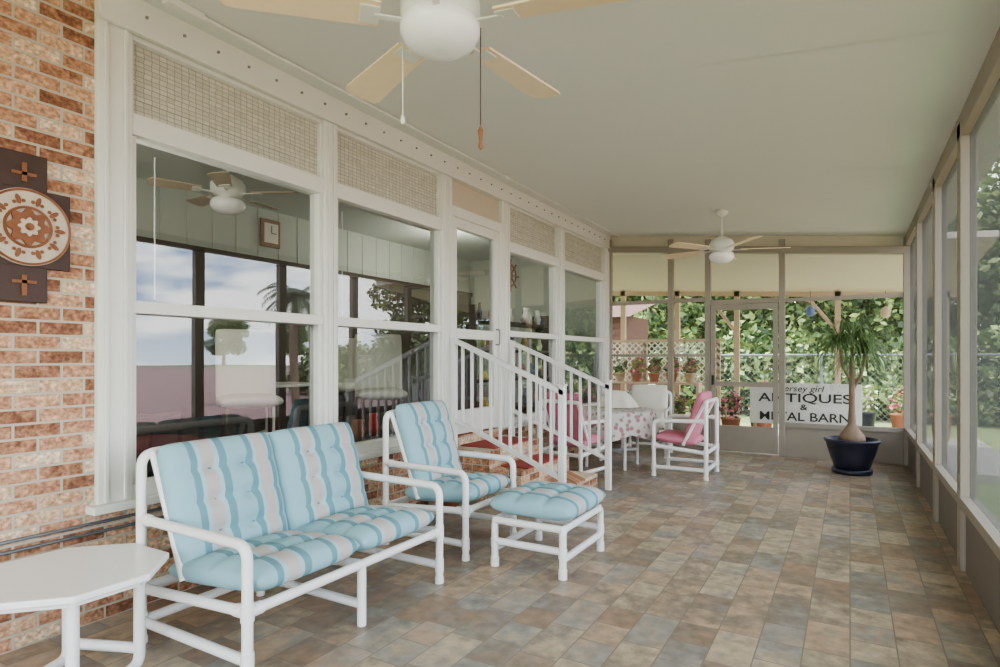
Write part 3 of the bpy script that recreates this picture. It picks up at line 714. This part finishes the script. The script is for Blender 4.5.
# ---------------------------------------------------------------- interior contents
def skirted_chair(x, y, rz, mat):
    e = empty('upholstered_dining_chair', (x, y, 0.58), rz)
    cushion('back', 0.50, 0.68, 0.10, mat, e, T(0, 0.22, 0.74, R(84)), (), ())
    cushion('seat', 0.50, 0.50, 0.12, mat, e, T(0, 0, 0.45), (), ())
    tubes('legs', [[(sx*.2, sy*.2, 0), (sx*.2, sy*.2, 0.42)] for sx in (-1, 1) for sy in (-1, 1)], 0.02, M['dwood'], e, 0)
skirted_chair(-4.50, 3.40, R(60), M['creamfab']); skirted_chair(-4.2, 4.75, R(48), M['creamfab']); skirted_chair(-5.6, 5.5, R(20), M['creamfab'])
e = empty('interior_table', (-5.35, 4.3, 0.58))
lathe('top', [(0.4, 0.52), (0.4, 0.55)], M['white'], e, 32); lathe('pedestal', [(0.22, 0), (0.05, 0.06), (0.05, 0.52)], M['white'], e, 16)
e = empty('wall_clock', (-6.18, 4.95, 2.93))
boxes('case', [(0, 0.04, -0.14, 0.14, -0.17, 0.17)], M['rust'], e, 0.01); boxes('face', [(0.04, 0.045, -0.10, 0.10, -0.12, 0.12)], M['creamfab'], e); boxes('hands', [(0.045, 0.05, -0.005, 0.005, 0, 0.09), (0.045, 0.05, 0, 0.07, -0.005, 0.005)], M['black'], e)
e = empty('interior_bench', (-4.3, 2.2, 0.58))
boxes('frame', [(-0.3, 0.3, -0.6, 0.6, 0.05, 0.16), (-0.3, -0.2, -0.6, 0.6, 0.16, 0.4)], M['dwood'], e, 0.02)
cushion('bench_cushion', 0.55, 1.15, 0.12, M['maroon'], e, T(0.02, 0, 0.2), (), ())
e = empty('floor_lamp', (-5.8, 2.6, 0.58))
lathe('base', [(0.14, 0), (0.14, 0.02), (0.015, 0.04), (0.012, 1.2)], M['dwood'], e, 20)
lathe('shade', [(0.20, 1.15), (0.12, 1.45)], M['creamfab'], e, 24)
e = empty('curio_shelf', (-4.3, 7.6, 0.58))
boxes('case', [(-0.2, 0.2, -1.2, -1.16, 0, 1.5), (-0.2, 0.2, 1.16, 1.2, 0, 1.5)]+[(-0.2, 0.2, -1.16, 1.16, z, z+0.03) for z in (0.1, 0.5, 0.9, 1.3)], M['dwood'], e)
random.seed(9)
for z in (0.13, 0.53, 0.93, 1.33):
    for i in range(9):
        r = random.uniform(.04, .08); h = random.uniform(.1, .28)
        lathe('vase', [(r*.6, z), (r, z+h*.4), (r*.5, z+h*.8), (r*.6, z+h)], M[random.choice(['blue', 'fred', 'fwhite', 'yellow', 'terra', 'tan', 'navy'])], e, 12, (random.uniform(-.08, .08), -1.0+i*0.24, 0))
e = empty('ship_wheel', (XL-0.16, 6.46, 2.42))
tubes('rim', [[(0, 0.13*math.cos(i*math.pi/12), 0.13*math.sin(i*math.pi/12)) for i in range(25)], [(0, 0.04*math.cos(i*math.pi/6), 0.04*math.sin(i*math.pi/6)) for i in range(13)]]+[[(0, 0, 0), (0, 0.2*math.cos(i*math.pi/4), 0.2*math.sin(i*math.pi/4))] for i in range(8)], 0.011, M['rust'], e, 0)
e = empty('window_sill_ornaments', (XL-0.26, 4.2, 0.58))
for i, (mt, r, h) in enumerate([('terra', .08, .16), ('fred', .05, .2), ('tan', .07, .14), ('blue', .05, .22)]):
    lathe('ornament_%d' % (i+1), [(r*.6, 0.12), (r, .12+h*.4), (r*.6, .12+h*.8), (r*.7, .12+h)], M[mt], e, 16, (0, -0.3+i*0.2, 0))
boxes('shelf', [(-0.1, 0.08, -0.5, 0.5, 0.0, 0.12)], M['dwood'], e)
e = empty('terracotta_pot', (-3.2, 4.55, 0)); lathe('pot', [(0.08, 0), (0.13, 0.22), (0.15, 0.22), (0.15, 0.27), (0.12, 0.27), (0.01, 0.25)], M['terra'], e, 24)

# ---------------------------------------------------------------- light
w = bpy.data.worlds.new('World'); bpy.context.scene.world = w; w.use_nodes = True
nt = w.node_tree; nt.nodes.clear(); L = nt.links.new
out = N(nt, 'ShaderNodeOutputWorld'); bg = N(nt, 'ShaderNodeBackground'); L(bg.outputs[0], out.inputs[0])
tc = N(nt, 'ShaderNodeTexCoord'); mp = N(nt, 'ShaderNodeMapping'); mp.inputs['Scale'].default_value = (1.8, 1.8, 6.0); L(tc.outputs['Generated'], mp.inputs[0])
no = N(nt, 'ShaderNodeTexNoise'); no.inputs['Scale'].default_value = 2.6; no.inputs['Detail'].default_value = 8; L(mp.outputs[0], no.inputs[0])
rc = ramp(nt, [(0.46, (0, 0, 0)), (0.58, (1, 1, 1))], 'LINEAR'); L(no.outputs['Fac'], rc.inputs[0])
sp = N(nt, 'ShaderNodeSeparateXYZ'); L(tc.outputs['Generated'], sp.inputs[0])
gr = ramp(nt, [(0.0, (0.60, 0.67, 0.74)), (0.10, (0.26, 0.36, 0.54)), (1.0, (0.20, 0.31, 0.54))], 'LINEAR'); L(sp.outputs['Z'], gr.inputs[0])
mx = N(nt, 'ShaderNodeMix', data_type='RGBA'); L(rc.outputs[0], mx.inputs['Factor']); L(gr.outputs[0], mx.inputs['A']); mx.inputs['B'].default_value = (1.0, 0.985, 0.93, 1)
L(mx.outputs['Result'], bg.inputs[0]); bg.inputs[1].default_value = 4.4
sd = bpy.data.lights.new('sun', 'SUN'); sd.energy = 4.5; sd.angle = R(3); sd.color = (1, 0.95, 0.86)
so = bpy.data.objects.new('sun', sd); C.objects.link(so); so.rotation_euler = (R(-12), R(-32), 0)
ld = bpy.data.lights.new('interior_fill', 'POINT'); ld.energy = 26; ld.shadow_soft_size = 0.15; ld.color = (1, 0.95, 0.86)  # added fill to brighten the room behind the glass, belongs to no fixture
lo = bpy.data.objects.new('interior_fill', ld); C.objects.link(lo); lo.location = (-4.3, 1.6, 2.3)
lo2 = bpy.data.objects.new('interior_fill', ld); C.objects.link(lo2); lo2.location = (-4.9, 7.0, 2.7)

# ---------------------------------------------------------------- camera
cd = bpy.data.cameras.new('camera'); cam = bpy.data.objects.new('camera', cd); C.objects.link(cam)
cd.lens = 21.6; cd.sensor_width = 36; cd.shift_y = 0.0245; cd.clip_start = 0.05; cd.clip_end = 300
cam.location = (0, 0, H); cam.rotation_euler = (R(90), 0, math.atan(350/600))
bpy.context.scene.camera = cam
vs_ = bpy.context.scene.view_settings; vs_.view_transform = 'AgX'; vs_.look = 'AgX - Medium High Contrast'; vs_.exposure = 0.92
